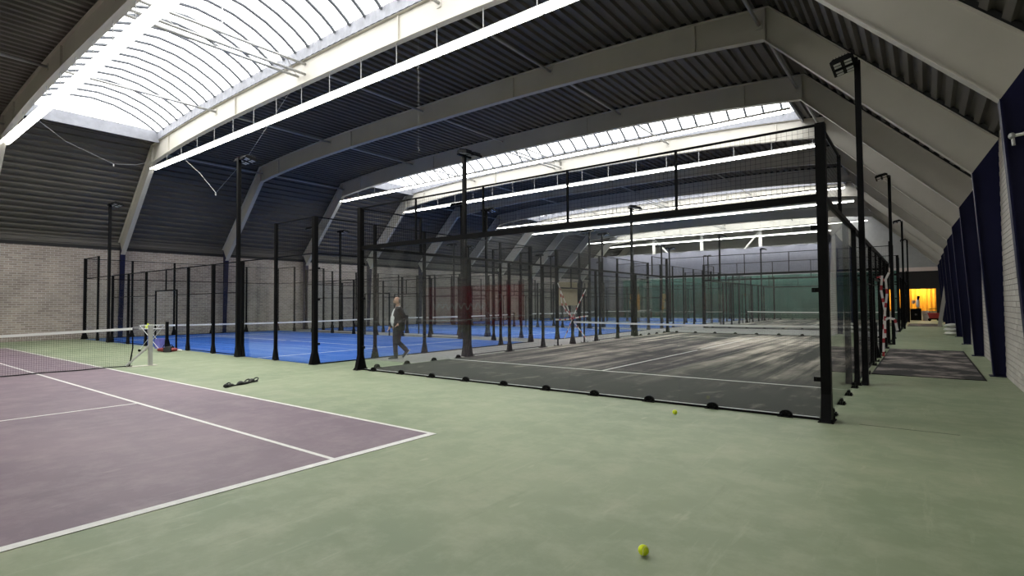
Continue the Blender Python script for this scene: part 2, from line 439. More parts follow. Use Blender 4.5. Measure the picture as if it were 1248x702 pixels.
# ---- barrel skylights
def skylight(idx, k):
    ya, yb = ribY(k)+.14, ribY(k+1)-.14
    t = empty('window_%d' % idx, (0, 0, 0))
    tag(t, 'white barrel vault skylight with arched glazing bars between two frames', group='barrel vault skylights in the roof', kind='structure')
    n = 33; dx = (SX1-SX0)/n; ns = 10; rise = .95
    cz = lambda x: rib_up(x)+.36
    def arc(x, off=0.):
        P = []
        for i in range(ns+1):
            th = math.pi*i/ns
            u = (1-math.cos(th))/2
            P.append((x, ya+(yb-ya)*u, cz(x)+off+rise*math.sin(math.pi*u)**.8))
        return P
    for i in range(n):
        x0 = SX0+dx*i; a, b = arc(x0+.004), arc(x0+dx-.004)
        m = MB()
        m.v += a+b
        for j in range(ns): m.face(j, j+1, ns+1+j+1, ns+1+j)
        m.build('glazing_pane', M_POLY, t)
    for i in range(n+1):
        x = SX0+dx*i
        MB().tube(arc(x, -.05), .05, 6).build('glazing_bar', M_BAR, t)
    # curbs along both frames, fluted, and end curbs
    for y, s in ((ya, 1), (yb, -1)):
        c = MB(); b = len(c.v); pts = []
        m_ = 160
        for i in range(m_+1):
            x = SX0+(SX1-SX0)*i/m_
            y_ = y - s*(.02 if i % 2 else 0.)
            pts.append((x, y_))
        for (x, y_) in pts: c.v += [(x, y_, rib_up(x)+.0), (x, y_, cz(x)+.02)]
        for i in range(m_): c.face(b+2*i, b+2*i+1, b+2*i+3, b+2*i+2)
        c.build('skylight_curb', M_ALU, t)
    for x in (SX0, SX1):
        MB().box(x-.04, ya-.1, rib_up(x)-.12, x+.04, yb+.1, cz(x)+.05).build('end_curb', M_ALU, t)
        e = MB(); P = arc(x); e.v += P; e.face(*range(len(P))); e.build('end_pane', M_POLY, t)
for i, k in enumerate(SKYBAYS): skylight(i+1, k)

# ---- tie tubes between frames
STRX = (-3.3, -9.92, CX, -22.7, 2*CX+3.3)
strut_me = MB().tube([(0, .02, 0), (0, RIBS-.02, 0)], .045, 8).mesh('tie_tube', M_TUBE, True)
cleat_me = MB().box(-.08, -.012, -.12, .08, .03, .10).mesh('cleat', M_STEEL)
for k in range(-3, NF-1):
    for x in STRX:
        if k in SKYBAYS and x in (CX, STRX[-1]): continue
        z = rib_up(x)-.22 if x not in (-3.3, 2*CX+3.3) else 8.95
        t = put('tie_tube', strut_me, None, (x, ribY(k), z)); t['kind'] = 'structure'
        tag(t, 'slim grey tie tube linking two neighbouring portal frames', group='tie tubes under the roof')
        put('cleat', cleat_me, t); put('cleat', cleat_me, t, (0, RIBS-.018, 0))
for k in SKYBAYS:
    t = empty('tie_truss', (CX, ribY(k), 0)); tag(t, 'three parallel grey tubes braced together across a skylight', group='tube trusses across the skylights', kind='structure')
    for (dx, dz) in ((0, 9.64), (-.42, 9.33), (.0, 9.30)):
        MB().tube([(dx, .02, dz), (dx, RIBS-.02, dz)], .042, 8).build('chord_tube', M_TUBE, t, smooth=True)
    for q in range(4):
        y = .7+q*1.3
        MB().tube([(0, y, 9.64), (-.42 if q % 2 else 0, y+.65, 9.32)], .014, 5).build('brace', M_TUBE, t)
    MB().tube([(0, 2.6, 9.64), (0, 2.6, 11.0)], .02, 6).build('hanger', M_TUBE, t)

# ================================================================== LIGHT ROWS
LX0, LX1, LZ = -29.4, -3.5, 8.22
def light_row(k, lab):
    y = ribY(k)
    t = empty('fluorescent_light_row', (0, y, 0))
    tag(t, lab, 'light', 'fluorescent light rows hung under the frames')
    MB().box(LX0, -.05, LZ+.03, LX1, .05, LZ+.11).build('trunking', M_WHITE, t)
    n = 16; dx = (LX1-LX0)/n
    tm = cached('ltube', lambda: MB().tube([(.03, 0, 0), (dx-.03, 0, 0)], .024, 8).mesh('tube', M_LAMP, True))
    rf = cached('lrefl', lambda: MB().prism([(-.17, .0), (-.13, .045), (.13, .045), (.17, .0), (.17, .008), (.13, .055), (-.13, .055), (-.17, .008)], 0, .015, dx-.015).mesh('reflector', M_WHITE))
    for i in range(n):
        x = LX0+dx*i
        r = put('reflector', rf, t, (x, 0, LZ-.01))
        put('tube', tm, r, (0, -.105, .012)); put('tube', tm, r, (0, .105, .012))
    for i in range(n+1):
        x = LX0+.1+(LX1-LX0-.2)*i/n
        zt = rib_low(max(min(x, CX+13), CX-13))
        if zt-LZ-.1 > .02:
            MB().tube([(x, 0, LZ+.1), (x, 0, zt+.005)], .012, 5).build('suspension_rod', M_TUBE, t)
for k, lab in ((-3, 'lit fluorescent light row under the frame nearest the back gable'), (-2, 'lit fluorescent light row under the second frame from the back gable'),
               (0, 'lit double fluorescent row crossing below the first skylight above the tennis net'),
               (1, 'pale fluorescent row under the frame between the tennis court and the padel cages'),
               (3, 'bright fluorescent row along the near edge of the second skylight'),
               (4, 'fluorescent row under the frame along the far edge of the second skylight'),
               (6, 'bright fluorescent row along the near edge of the third skylight'),
               (7, 'fluorescent row under the frame along the far edge of the third skylight'),
               (9, 'fluorescent row just in front of the lilac grey curtain'),
               (10, 'fluorescent row just behind the lilac grey curtain')):
    light_row(k, lab)

# ================================================================== PADEL CAGES
PX0, PY0 = -1.06, 8.27
BX0, BY0 = -13.03, 8.26
def post_mesh(h, t=.08, flare=True, low=0.):
    def f():
        m = MB(); a = t/2
        m.box(-a, -a, low, a, a, h)
        m.box(-a*.9, -a*.9, h, a*.9, a*.9, h+.006)
        if flare:
            for s in (-1, 1):
                m.prism([(s*a, .012), (s*(a+.09), .012), (s*(a+.075), .05), (s*a, .36)], 1, -a, a)
        return m.mesh('post', M_BLACK)
    return cached(('post', h, t, flare, low), f)
def plate_mesh():
    def f():
        m = MB(); m.box(-.17, -.09, 0, .17, .09, .014)
        for sx in (-.145, .145):
            for sy in (-.065, .065): m.tube([(sx, sy, .014), (sx, sy, .05)], .012, 6)
        return m.mesh('base_plate', M_BLACK)
    return cached('plate', f)
def pane_mesh(wd, h, z0=.03):
    return cached(('pane', wd, h, z0), lambda: MB().box(.006, -.006, z0, wd-.006, .006, h).mesh('glass_pane', M_GLASS))
def wire_mesh(wd, z0, z1, cell=.068, r=.0019):
    def f():
        m = MB(); nx = max(1, round(wd/cell)); nz = max(1, round((z1-z0)/cell))
        for i in range(nx+1): m.tube([(wd*i/nx, 0, z0), (wd*i/nx, 0, z1)], r, 3, False)
        for i in range(nz+1): m.tube([(0, 0, z0+(z1-z0)*i/nz), (wd, 0, z0+(z1-z0)*i/nz)], r, 3, False)
        return m.mesh('wire_mesh', M_WIRE)
    return cached(('wire', wd, z0, z1, cell, r), f)
def rail_mesh(wd, t, hgt, nm='rail'):
    return cached((nm, wd, t, hgt), lambda: MB().box(0, -t/2, -hgt/2, wd, t/2, hgt/2).mesh(nm, M_BLACK))
def clamp_mesh():
    def f():
        m = MB(); n = 9
        poly = [(.085*math.cos(math.pi*i/n), .02+.075*math.sin(math.pi*i/n)) for i in range(n+1)] + [(-.085, 0), (.085, 0)]
        m.prism(poly, 1, -.022, -.008); m.prism(poly, 1, .008, .022)
        m.box(-.10, -.06, 0, .10, .06, .012)
        for s in (-.05, .05): m.tube([(s, -.04, .012), (s, -.04, .04)], .014, 6); m.tube([(s, .04, .012), (s, .04, .04)], .014, 6)
        m.tube([(0, -.032, .06), (0, .032, .06)], .016, 8)
        return m.mesh('glass_clamp', M_BLACK)
    return cached('clamp', f)
def patch_mesh():
    return cached('patch', lambda: MB().box(-.055, -.025, -.03, .055, .025, .03).tube([(-.03, -.04, 0), (-.03, .04, 0)], .012, 6).mesh('patch_fitting', M_BLACK))

def cage(name, label, ox, oy, ux, uy, vx, vy, framed, group, sub=True):
    """u: long direction (20 m), v: short direction (10 m)"""
    t = empty(name, (ox, oy, 0)); tag(t, label, 'padel cage', group)
    au, av = math.atan2(uy, ux), math.atan2(vy, vx)
    def at(u, v, z=0.): return (u*ux+v*vx, u*uy+v*vy, z)
    def P(nm, me, u, v, z=0., ang=0.): return put(nm, me, t, at(u, v, z), ang)
    def post(u, v, h, th, ang, low=0., flare=True):
        p = P('post', post_mesh(h, th, flare, low), u, v, 0, ang)
        if sub and low == 0.: put('base_plate', plate_mesh(), p)
    for u in (0, 20):                                   # end walls
        for v in (0, 10): post(u, v, 4.0, .12, au if not framed else av)
        for j in range(5):
            P('glass_pane', pane_mesh(2.0, 2.96), u, 2*j, 0, av)
            P('wire_mesh', wire_mesh(2.0, 3.05, 3.98), u, 2*j, 0, av)['kind'] = 'stuff'
            if not framed:
                for q in (.5, 1.5): P('glass_clamp', clamp_mesh(), u, 2*j+q, 0, av)
            if j:
                if framed: post(u, 2*j, 4.0, .08, av)
                else:
                    P('upright', post_mesh(4.0, .035, False, 3.0), u, 2*j, 0, av)
        P('top_beam', rail_mesh(10.0, .04 if framed else .07, .04 if framed else .10, 'top_beam'), u, 0, 3.0, av)
        P('top_rail', rail_mesh(10.0, .03, .03), u, 0, 3.99, av)
        P('sill_rail', rail_mesh(10.0, .035, .03, 'sill_rail'), u, 0, .016, av)
    for v in (0, 10):                                   # long sides
        for e in (0, 1):
            s = lambda a: a if e == 0 else 20-a
            lo = lambda a, b: min(s(a), s(b))
            P('glass_pane', pane_mesh(2.0, 2.96), lo(0, 2), v, 0, au)
            P('glass_pane', pane_mesh(2.0, 2.96), lo(2, 4), v, 0, au)
            P('wire_mesh', wire_mesh(2.0, 3.03, 3.98), lo(0, 2), v, 0, au)['kind'] = 'stuff'
            for q in (() if framed else (.5, 1.5, 2.5, 3.5)): P('glass_clamp', clamp_mesh(), s(q), v, 0, au)
            P('top_rail', rail_mesh(2.0, .03, .03), lo(0, 2), v, 3.99, au)
            if framed: post(s(2), v, 4.0, .08, au)
            else: P('upright', post_mesh(4.0, .05, False, 3.0), s(2), v, 0, au)
            for a in (4, 6, 8): post(s(a), v, 3.0, .09 if a == 4 else .08, au)
            for a in (4, 6):
                P('wire_mesh', wire_mesh(2.0, .04, 2.98), lo(a, a+2), v, 0, au)['kind'] = 'stuff'
                P('mid_rail', rail_mesh(2.0, .025, .025), lo(a, a+2), v, 2.02, au)
                P('bottom_rail', rail_mesh(2.0, .025, .025), lo(a, a+2), v, .05, au)
            P('wire_mesh', wire_mesh(1.0, .04, 2.98), lo(8, 9), v, 0, au)['kind'] = 'stuff'
            P('mid_rail', rail_mesh(1.0, .025, .025), lo(8, 9), v, 2.02, au)
            post(s(9), v, 2.2, .05, au, flare=False)
        P('door_header', rail_mesh(2.0, .05, .05), 9, v, 2.2, au)
        P('wire_mesh', wire_mesh(2.0, 2.22, 2.98), 9, v, 0, au)['kind'] = 'stuff'
        P('upright', post_mesh(3.0, .04, False, 2.2), 10, v, 0, au)
        P('top_beam', rail_mesh(20.0, .03 if framed else .07, .03 if framed else .07, 'side_beam'), 0, v, 3.0, au)
    for (u, v) in ((0, 0), (0, 10)):
        for z in (.55, 1.75, 2.6):
            P('patch_fitting', patch_mesh(), u, .09 if v == 0 else 9.91, z, av)
    return t

def turf(name, label, x0, y0, x1, y1, m, u_is_y):
    f = empty(name, (x0, y0, 0)); tag(f, label, kind='structure')
    W, H = x1-x0, y1-y0
    # turf mesh in its own axes: Y runs along the sand streaks
    if u_is_y:
        MB().box(0, 0, 0, W, H, .006).build('turf', m, f)
        lines = [(0, 3.02, W, 3.07), (0, H-3.07, W, H-3.02), (W/2-.025, 3.07, W/2+.025, H/2-.2), (W/2-.025, H/2+.2, W/2+.025, H-3.07)]
        edge = [(-.05, -.06, W+.05, -.01), (-.05, H+.01, W+.05, H+.06)]
    else:
        o = MB().box(0, 0, 0, H, W, .006).build('turf', m, f, (W, 0, 0), math.pi/2)
        lines = [(3.02, 0, 3.07, H), (W-3.07, 0, W-3.02, H), (3.07, H/2-.025, W/2-.2, H/2+.025), (W/2+.2, H/2-.025, W-3.07, H/2+.025)]
        edge = []
    for l in lines: MB().box(l[0], l[1], .006, l[2], l[3], .009).build('court_line', M_LINE, f)
    return f
# grey courts: long direction +Y
for i, (y0, lab, lab2) in enumerate(((PY0, 'black framed glass padel cage around the sandy dark grey court beside the tennis court', 'dark grey padel turf streaked with pale sand'),
                             (34.5, 'black framed glass padel cage around the second grey court in front of the green sheet', 'second dark grey padel turf in front of the green sheet'))):
    turf('floor_padel_grey', lab2, PX0-9.95, y0+.05, PX0-.05, y0+19.95, M_GREYTURF, True)
    cage('padel_cage', lab, PX0-10, y0, 0, 1, 1, 0, False, 'padel cages around grey courts', i == 0)
BYS = (8.26, 20.3, 32.3, 44.3)
for i, y0 in enumerate(BYS):
    turf('floor_padel_blue', 'bright blue padel turf, court %s from the tennis court' % ('first', 'second', 'third', 'fourth')[i], BX0-19.95, y0+.05, BX0-.05, y0+9.95, M_BLUETURF, False)
    cage('padel_cage', ('black glass and mesh padel cage around the blue court next to the tennis net', 'black padel cage around the second blue court from the tennis net',
                        'black padel cage around the third blue court from the tennis net', 'black padel cage around the blue court before the curtain')[i],
         BX0, y0, -1, 0, 0, 1, True, 'padel cages around blue courts', False)
# pale sealing strip at the foot of the front glass wall
MB().box(PX0-9.9, PY0+.03, .006, PX0-.1, PY0+.075, .03).build('trim_1', M_NETW)['kind'] = 'structure'
bpy.data.objects['trim_1']['label'] = 'pale edging strip along the foot of the front glass wall'

# ---- padel nets
def padel_net(cx, cy, ang, label):
    t = empty('padel_net', (cx, cy, 0), ang); tag(t, label, 'net', 'padel nets')
    band = MB(); n = 24; pts = []
    for i in range(n+1):
        s = -4.9+9.8*i/n; pts.append((s, .90-.04*(1-(s/4.9)**2)))
    b0 = 0
    for (x, z) in pts: band.v += [(x, -.012, z-.06), (x, -.012, z), (x, .012, z), (x, .012, z-.06)]
    for i in range(n):
        for j in range(4): band.face(4*i+j, 4*i+(j+1) % 4, 4*i+4+(j+1) % 4, 4*i+4+j)
    band.build('net_band', M_NETW, t)
    stuff(put('netting', wire_mesh(9.8, .03, .83, .05, .0013), t, (-4.9, 0, 0)))
    for s in (-1, 1):
        put('net_post', post_mesh(1.0, .09, True), t, (s*4.95, 0, 0))
padel_net(PX0-5, PY0+10, 0, 'padel net with white band across the dark sandy grey court')
padel_net(PX0-5, 44.5, 0, 'padel net with white band across the second grey court by the green sheet')
for y0, s_ in zip(BYS, ('first', 'second', 'third', 'fourth')):
    padel_net(BX0-10, y0+5, math.pi/2, 'padel net with white band on the %s blue court from the tennis net' % s_)

# ---- floodlight masts
def mast_parts():
    pole = MB(); pole.box(-.05, -.05, 0, .05, .05, 6.2)
    for s in (-1, 1): pole.prism([(s*.05, .01), (s*.14, .01), (s*.12, .05), (s*.05, .36)], 0, -.05, .05)
    arm = MB().box(-.03, -.30, 6.18, .03, .30, 6.23).box(-.05, -.05, 6.1, .05, .05, 6.26)
    head = MB()
    head.prism([(-.20, 0), (.20, 0), (.20, .05), (.14, .09), (-.14, .09), (-.20, .05)], 1, -.16, .16)
    for i in range(6): head.box(-.13+.05*i, -.14, .09, -.12+.05*i, .14, .12)
    lens = MB()
    lens.box(-.06, -.0425, -.008, .06, .0425, 0)
    return pole.mesh('pole', M_BLACK), arm.mesh('bracket', M_BLACK), head.mesh('lamp_head', M_BLACK), lens.mesh('lamp_lens', M_LENS)
POLE, ARM, HEAD, LENS = mast_parts()
def mast(x, y, ang, label, group):
    t = empty('floodlight_mast', (x, y, 0), ang); tag(t, label, 'floodlight', group)
    put('pole', POLE, t); put('bracket', ARM, t)
    for s in (-1, 1):
        h = put('lamp_head', HEAD, t, (.22, s*.2, 6.20)); h.rotation_euler = (0, .22, 0)
        for i in (-.09, .09):
            for j in (-.0725, .0725): put('lamp_lens', LENS, h, (i, j, 0))
for y0, w_ in ((PY0, 'sandy grey court'), (34.5, 'second grey court')):
    for j, u in enumerate((4.0, 16.0)):
        mast(PX0+.14, y0+u, math.pi, 'black floodlight mast on the aisle side of the %s, %s end' % (w_, ('tennis', 'curtain')[j]), 'floodlight masts')
        mast(PX0-10.18, y0+u, 0, 'black floodlight mast on the blue side of the %s, %s end' % (w_, ('tennis', 'curtain')[j]), 'floodlight masts')
for y0, w_ in zip(BYS, ('first', 'second', 'third', 'fourth')):
    for j, u in enumerate((4.0, 16.0)):
        e_ = ('by the grey courts', 'by the brick wall')[j]
        mast(BX0-u, y0-.14, math.pi/2, 'floodlight mast on the tennis side of the %s blue court, %s' % (w_, e_), 'floodlight masts')
        mast(BX0-u, y0+10.14, -math.pi/2, 'floodlight mast on the curtain side of the %s blue court, %s' % (w_, e_), 'floodlight masts')

# ================================================================== TENNIS NET
def tennis_net():
    x = B_-11.885; ye = D_+.914
    t = empty('tennis_net', (x, ye, 0)); tag(t, 'black tennis net with white headband on a grey square post', 'tennis net')
    post = MB().box(-.045, -.045, 0, .045, .045, 1.07).box(-.05, -.05, 1.07, .05, .05, 1.085)
    post.build('net_post', mat('grey_steel_post', (.42, .42, .40), .5, .2, var=.08), t)
    MB().box(-.12, -.55, 0, .12, .14, .012).build('base_plate', mat('worn_pale_plate', (.60, .58, .50), .7, var=.15), t)
    MB().tube([(0, -.02, .55), (0, -.56, .03)], .03, 6).build('brace', MATS['grey_steel_post'], t)
    MB().tube([(-.03, .0, 1.05), (0, -.42, 1.03)], .006, 5).build('headband_cable', M_TUBE, t)
    y1, y0 = -.42, -12.8
    top = lambda y: .914 + .135*(abs(y+6.4)/6.4)**1.5
    n = 60; band = MB(); ys = [y0+(y1-y0)*i/n for i in range(n+1)]
    for y in ys: band.v += [(-.012, y, top(y)-.06), (-.012, y, top(y)), (.012, y, top(y)), (.012, y, top(y)-.06)]
    for i in range(n):
        for j in range(4): band.face(4*i+j, 4*i+(j+1) % 4, 4*i+4+(j+1) % 4, 4*i+4+j)
    band.build('headband', M_NETW, t)
    net = MB(); c = .045; m = round((y1-y0)/c)
    for i in range(m+1):
        y = y0+(y1-y0)*i/m; net.tube([(0, y, .03), (0, y, top(y)-.03)], .0017, 3, False)
    for r in range(20):
        net.tube([(0, y, .03+(top(y)-.06)*r/20) for y in ys], .0017, 3, False)
    stuff(net.build('netting', M_WIRE, t))
    MB().tube([(0, y1, top(y1)-.01), (0, y1+.01, .5), (0, y1-.06, .02)], .016, 6).build('side_tape', M_BLACK, t)
    MB().tube([(0, y, .03+.006*math.sin(y*5)) for y in ys], .014, 5).build('bottom_tape', M_BLACK, t)
tennis_net()

# ================================================================== BALLS
def ball_meshes():
    m = MB().ball((0, 0, .033), .033, nu=24, nv=16)
    seam = MB(); pts = []
    for i in range(61):
        a = 2*math.pi*i/60
        p = Vector((math.cos(a)+.35*math.cos(3*a), math.sin(a)-.35*math.sin(3*a), 1.05*math.sin(2*a))).normalized()*.0331
        pts.append((p.x, p.y, p.z+.033))
    seam.tube(pts, .0014, 5, False)
    return m.mesh('tennis_ball', M_BALL, True), seam.mesh('seam', M_SEAM, True)
BALL, SEAM = ball_meshes()
def tball(x, y, z, label, group=None, rot=(0, 0, 0)):
    o = put('tennis_ball', BALL, None, (x, y, z)); tag(o, label, 'tennis ball', group); put('seam', SEAM, o)
    o.rotation_euler = (0, 0, rot[2]); return o
tball(-1.44, 3.22, 0, 'yellow tennis ball lying alone on the open green floor', rot=(0, 0, 1.9))
tball(-2.86, 7.53, 0, 'yellow tennis ball near the foot of the front glass wall', rot=(0, 0, .4))

# ---- folding ball cart behind the net post
def ball_cart():
    x, y = -21.95, 7.45; wm = mat('white_cart_tube', (.80, .80, .80), .4)
    t = empty('ball_cart', (x, y, 0), YAW+.1); tag(t, 'white folding ball cart with crossed legs behind the tennis net post', 'ball cart')
    for s in (-.17, .17):
        MB().tube([(-.33, s, .07), (.0, s, .50), (-.33, s, .93)], .013, 6).build('leg', wm, t)
        MB().tube([(.33, s, .07), (.0, s, .50), (.33, s, .93)], .013, 6).build('leg', wm, t)
    bk = MB()
    for z in (.80, .93):
        bk.tube([(-.34, -.18, z), (.34, -.18, z), (.34, .18, z), (-.34, .18, z), (-.34, -.18, z)], .008, 5)
    for i in range(8):
        xx = -.32+.64*i/7; bk.tube([(xx, -.18, .93), (xx, -.17, .80), (xx, .17, .80), (xx, .18, .93)], .004, 4)
    bk.build('basket', wm, t)
    for sx in (-.33, .33):
        for sy in (-.17, .17): MB().tube([(sx, sy-.02, .045), (sx, sy+.02, .045)], .045, 10).build('wheel', M_BLACK, t)
    bl = MB().box(.16, -.15, .10, .34, .15, .45)
    bl.build('pocket', mat('violet_blue_fabric', (.16, .16, .5), .8, var=.2), t)
    R = Matrix.Rotation(YAW+.1, 3, 'Z')
    for i, (bx, by, bz) in enumerate(((-.22, 0, .81), (-.15, .07, .81), (-.15, -.08, .81), (-.08, 0, .81), (-.19, -.06, .865), (-.12, .03, .865), (-.20, .05, .87), (-.15, 0, .925))):
        p = R @ Vector((bx, by, 0))
        tball(x+p.x, y+p.y, bz, 'yellow tennis ball heaped in the white ball cart', 'balls in the ball cart', (0, 0, i))
ball_cart()

# ---- red racket bag by the blue court gate
def racket_bag():
    t = empty('racket_bag', (-21.0, 7.62, 0), YAW-.05); tag(t, 'red and black racket bag lying by the gate of the blue court', 'bag')
    body = MB(); n = 10
    pth = [(-.34+.68*i/n, 0, .085) for i in range(n+1)]
    body.tube(pth, [(.05+.09*math.sin(math.pi*min(1, (i+.8)/(n+1)))**.6, .03+.05*math.sin(math.pi*min(1, (i+.8)/(n+1)))**.6) for i in range(n+1)], 12)
    o = body.build('bag_body', mat('dark_red_nylon', (.20, .025, .025), .6, var=.2), t, smooth=True); o.location.z = 0
    MB().box(-.06, -.17, .01, .20, -.10, .17).box(-.04, -.12, .13, .16, .10, .20).build('side_pocket', mat('charcoal_nylon', (.03, .03, .035), .6), t)
    MB().tube([(-.2, .0, .14), (-.15, .0, .24), (0, 0, .27), (.15, 0, .24), (.2, 0, .14)], .014, 6).build('strap', M_BLACK, t)
    MB().tube([(.30, 0, .07), (.46, .05, .06)], .03, 8).build('handle_sleeve', M_TAPEW, t)
racket_bag()

# ---- black rolled strap on the green floor
def strap_roll():
    a, b = Vector((-10.82, 4.93, 0)), Vector((-11.16, 5.74, 0))
    t = empty('rolled_net', a); tag(t, 'crumpled black roll of netting lying on the green floor', 'rolled net')
    d = b-a; n = 26; s = Vector((-d.y, d.x, 0)).normalized()
    pts, rs = [], []
    for i in range(n+1):
        u = i/n
        p = d*u + s*(.025*math.sin(9*u)); r = .033+.012*math.sin(17*u)+.010*math.sin(31*u+1)
        pts.append((p.x, p.y, r*.8)); rs.append((r*1.1, r*.8))
    cm = mat('crumpled_black_nylon', (.006, .006, .006), .6, bump=.6, bscale=50)
    MB().tube(pts, rs, 10).build('roll', cm, t, smooth=True)
    for u0, r in ((.93, .055), (.66, .05), (.06, .05)):
        c = d*u0; lp = []
        for k in range(13):
            th = 2*math.pi*k/12; q = c + s*(r*math.cos(th)) + d.normalized()*(.05*math.sin(th)); lp.append((q.x, q.y, .05+.035*math.sin(th)))
        MB().tube(lp, .012, 6, False).build('loop', cm, t, smooth=True)
strap_roll()

# ================================================================== BARRIER TAPE
def ribbon(pts, wd, seg=.12, facing=(1, 0, 0)):
    pts = [Vector(p) for p in pts]; m = MB(); acc = 0; prev = None; k = 0; fc = Vector(facing)
    for a, b in zip(pts, pts[1:]):
        L = (b-a).length; n = max(1, round(L/seg)); t = (b-a).normalized(); s = t.cross(fc).normalized()*wd/2
        for i in range(n):
            p, q = a+(b-a)*i/n, a+(b-a)*(i+1)/n; m.cur = 1 if k % 3 == 2 else 0; k += 1
            o = fc*.0015; bi = len(m.v)
            m.v += [tuple(v) for v in (p-s-o, p+s-o, q+s-o, q-s-o, p-s+o, p+s+o, q+s+o, q-s+o)]
            for f in ((3,2,1,0),(4,5,6,7),(0,1,5,4),(1,2,6,5),(2,3,7,6),(3,0,4,7)): m.face(*[bi+j for j in f])
    return m
def tape_cross():
    X = PX0-9.90
    t = empty('barrier_tape', (X, PY0+9.9, 0)); tag(t, 'red and white barrier tape strung like a star across the grey court gate', 'barrier tape')
    T = [t]; oy = PY0+9.9
    for pts in (((17.14, 2.38), (17.6, 1.72), (18.16, 1.02)), ((19.24, 2.16), (18.7, 1.6), (18.16, 1.0)), ((16.95, 1.0), (17.6, .98), (18.16, 1.0), (18.8, 1.06), (19.4, 1.08)),
                ((18.16, .98), (17.9, .65), (17.57, .27)), ((18.3, .85), (18.8, .5), (19.26, .15)), ((17.3, 2.2), (17.4, 1.6), (17.75, 1.3), (18.16, 1.05))):
        ribbon([(0, a-oy, z) for a, z in pts], .055).build('strand', [M_TAPEW, M_RED], t)
    MB().ball((0, 18.16-oy, 1.02), .07, .07, .06, 10, 7).build('knot', M_RED, t)
tape_cross()
def tape_hang():
    X = PX0+.16; oy = 17.9; fc = (.35, -1, 0)
    t = empty('barrier_tape', (X, oy, 0)); tag(t, 'red and white barrier tape hanging down from the aisle side fence', 'barrier tape')
    for pts in (((.0, 2.30), (-.03, 1.9), (.04, 1.35), (.0, .7), (-.02, .08)), ((.08, 2.2), (.10, 1.8), (.04, 1.3), (.03, .6)), ((.16, 2.38), (.06, 2.15), (-.07, 2.28))):
        ribbon([(a, .02*k, z) for k, (a, z) in enumerate(pts)], .055, .12, fc).build('strand', [M_TAPEW, M_RED], t)
    ribbon([(.0, .05, 1.05), (.12, .05, 1.14), (.26, .05, 1.10), (.31, .05, .80)], .06, .12, fc).build('strand', [M_TAPEW, M_RED], t)
    MB().tube([(-.12, .0, 2.25), (.0, .02, 2.27)], .02, 6).build('knot', M_RED, t)
tape_hang()
bb = MB().box(-.012, -.68, 1.52, .012, .68, 2.42)
o = bb.build('beige_sheet', mat('beige_sheet', (.42, .37, .26), .9, var=.12, vscale=2), None, (PX0-10.09, 18.2, 0))
tag(o, 'beige sheet hung over the gate of the sandy grey court', 'sheet')
MB().tube([(0, -.68, 2.43), (0, .68, 2.43)], .014, 6).build('hem', MATS['beige_sheet'], o)

# ================================================================== AISLE
def rubber_mat(x0, y0, x1, y1, label):
    o = MB().box(x0, y0, 0, x1, y1, .012).build('rubber_mat', M_MAT); tag(o, label, 'mat')
    e = MB()
    for q in ((x0-.03, y0-.03, x1+.03, y0), (x0-.03, y1, x1+.03, y1+.03), (x0-.03, y0, x0, y1), (x1, y0, x1+.03, y1)): e.box(q[0], q[1], 0, q[2], q[3], .014)
    e.build('border', M_BLACK, o)
rubber_mat(-.92, 14.2, .92, 22.0, 'dusty black mat on the green aisle beside the sandy grey court')
rubber_mat(-.85, 42.6, .85, 47.5, 'dusty dark mat at the far end of the green aisle')

# aisle end: dark partition with lit opening
YP = 56.2
pw = MB()
pw.box(-6.5, YP, 0, -.95, YP+.12, 4.1).box(-.95, YP, 2.62, .80, YP+.12, 4.1).box(.80, YP, 0, WR, YP+.12, 4.1)
tag(pw.build('wall_partition', M_DARK), 'black partition wall at the end of the aisle', kind='structure')
tag(MB().box(-6.5, YP-.1, 4.1, WR, YP+.15, 4.42).build('trim_2', mat('pale_pink_bulkhead', (.62, .52, .48), .7)), 'pale pinkish bulkhead beam above the black partition', kind='structure')
tag(MB().box(-6.5, YP-.02, 4.42, WR, YP+.12, 9.3).build('wall_upper', M_GABLE), 'grey cladding above the bulkhead at the end of the aisle', kind='structure')
cur = MB(); n = 90; yc = YP+2.2
for i in range(n+1):
    x = -2.6+4.0*i/n; y_ = yc+.05*math.sin(i*.9)
    cur.v += [(x, y_, .75), (x, y_, 3.0)]
for i in range(n): cur.face(2*i, 2*i+2, 2*i+3, 2*i+1)
oc = cur.build('yellow_curtain', mat('yellow_orange_curtain', (.85, .42, .03), .8, var=.1)); tag(oc, 'lit yellow curtain seen through the opening at the end of the aisle', 'curtain')
oc.modifiers.new('thickness', 'SOLIDIFY').thickness = .01
MB().tube([(-2.6, yc, 3.02), (1.32, yc, 3.02)], .02, 6).build('curtain_rail', M_TUBE, oc)
ws = MB().box(-2.6, yc+.15, 0, 1.33, yc+.25, 3.2).build('wall_alcove', M_WHITE); tag(ws, 'white back wall of the lit room beyond the aisle', kind='structure')
def ceiling_lamp():
    t = empty('ceiling_lamp', (-.2, YP+1.1, 0)); tag(t, 'small white ceiling lamp in the room beyond the aisle', 'lamp')
    MB().tube([(0, 0, 3.02), (0, 0, 3.10)], .16, 16).build('lamp_body', M_WHITE, t)
    MB().tube([(0, 0, 2.99), (0, 0, 3.02)], .14, 16).build('diffuser', mat('warm_lamp_diffuser', (1, .85, .55), .4, emis=25), t)
    MB().box(-2.6, -1.0, 3.1, 1.5, 1.35, 3.16).build('ceiling_plate', M_WHITE, t)
    d = bpy.data.lights.new('lamp_light', 'POINT'); d.energy = 150; d.color = (1, .8, .5); d.shadow_soft_size = .12
    l = bpy.data.objects.new('lamp_light', d); COL.objects.link(l); l.parent = t; l.location = (0, 0, 2.85)
ceiling_lamp()
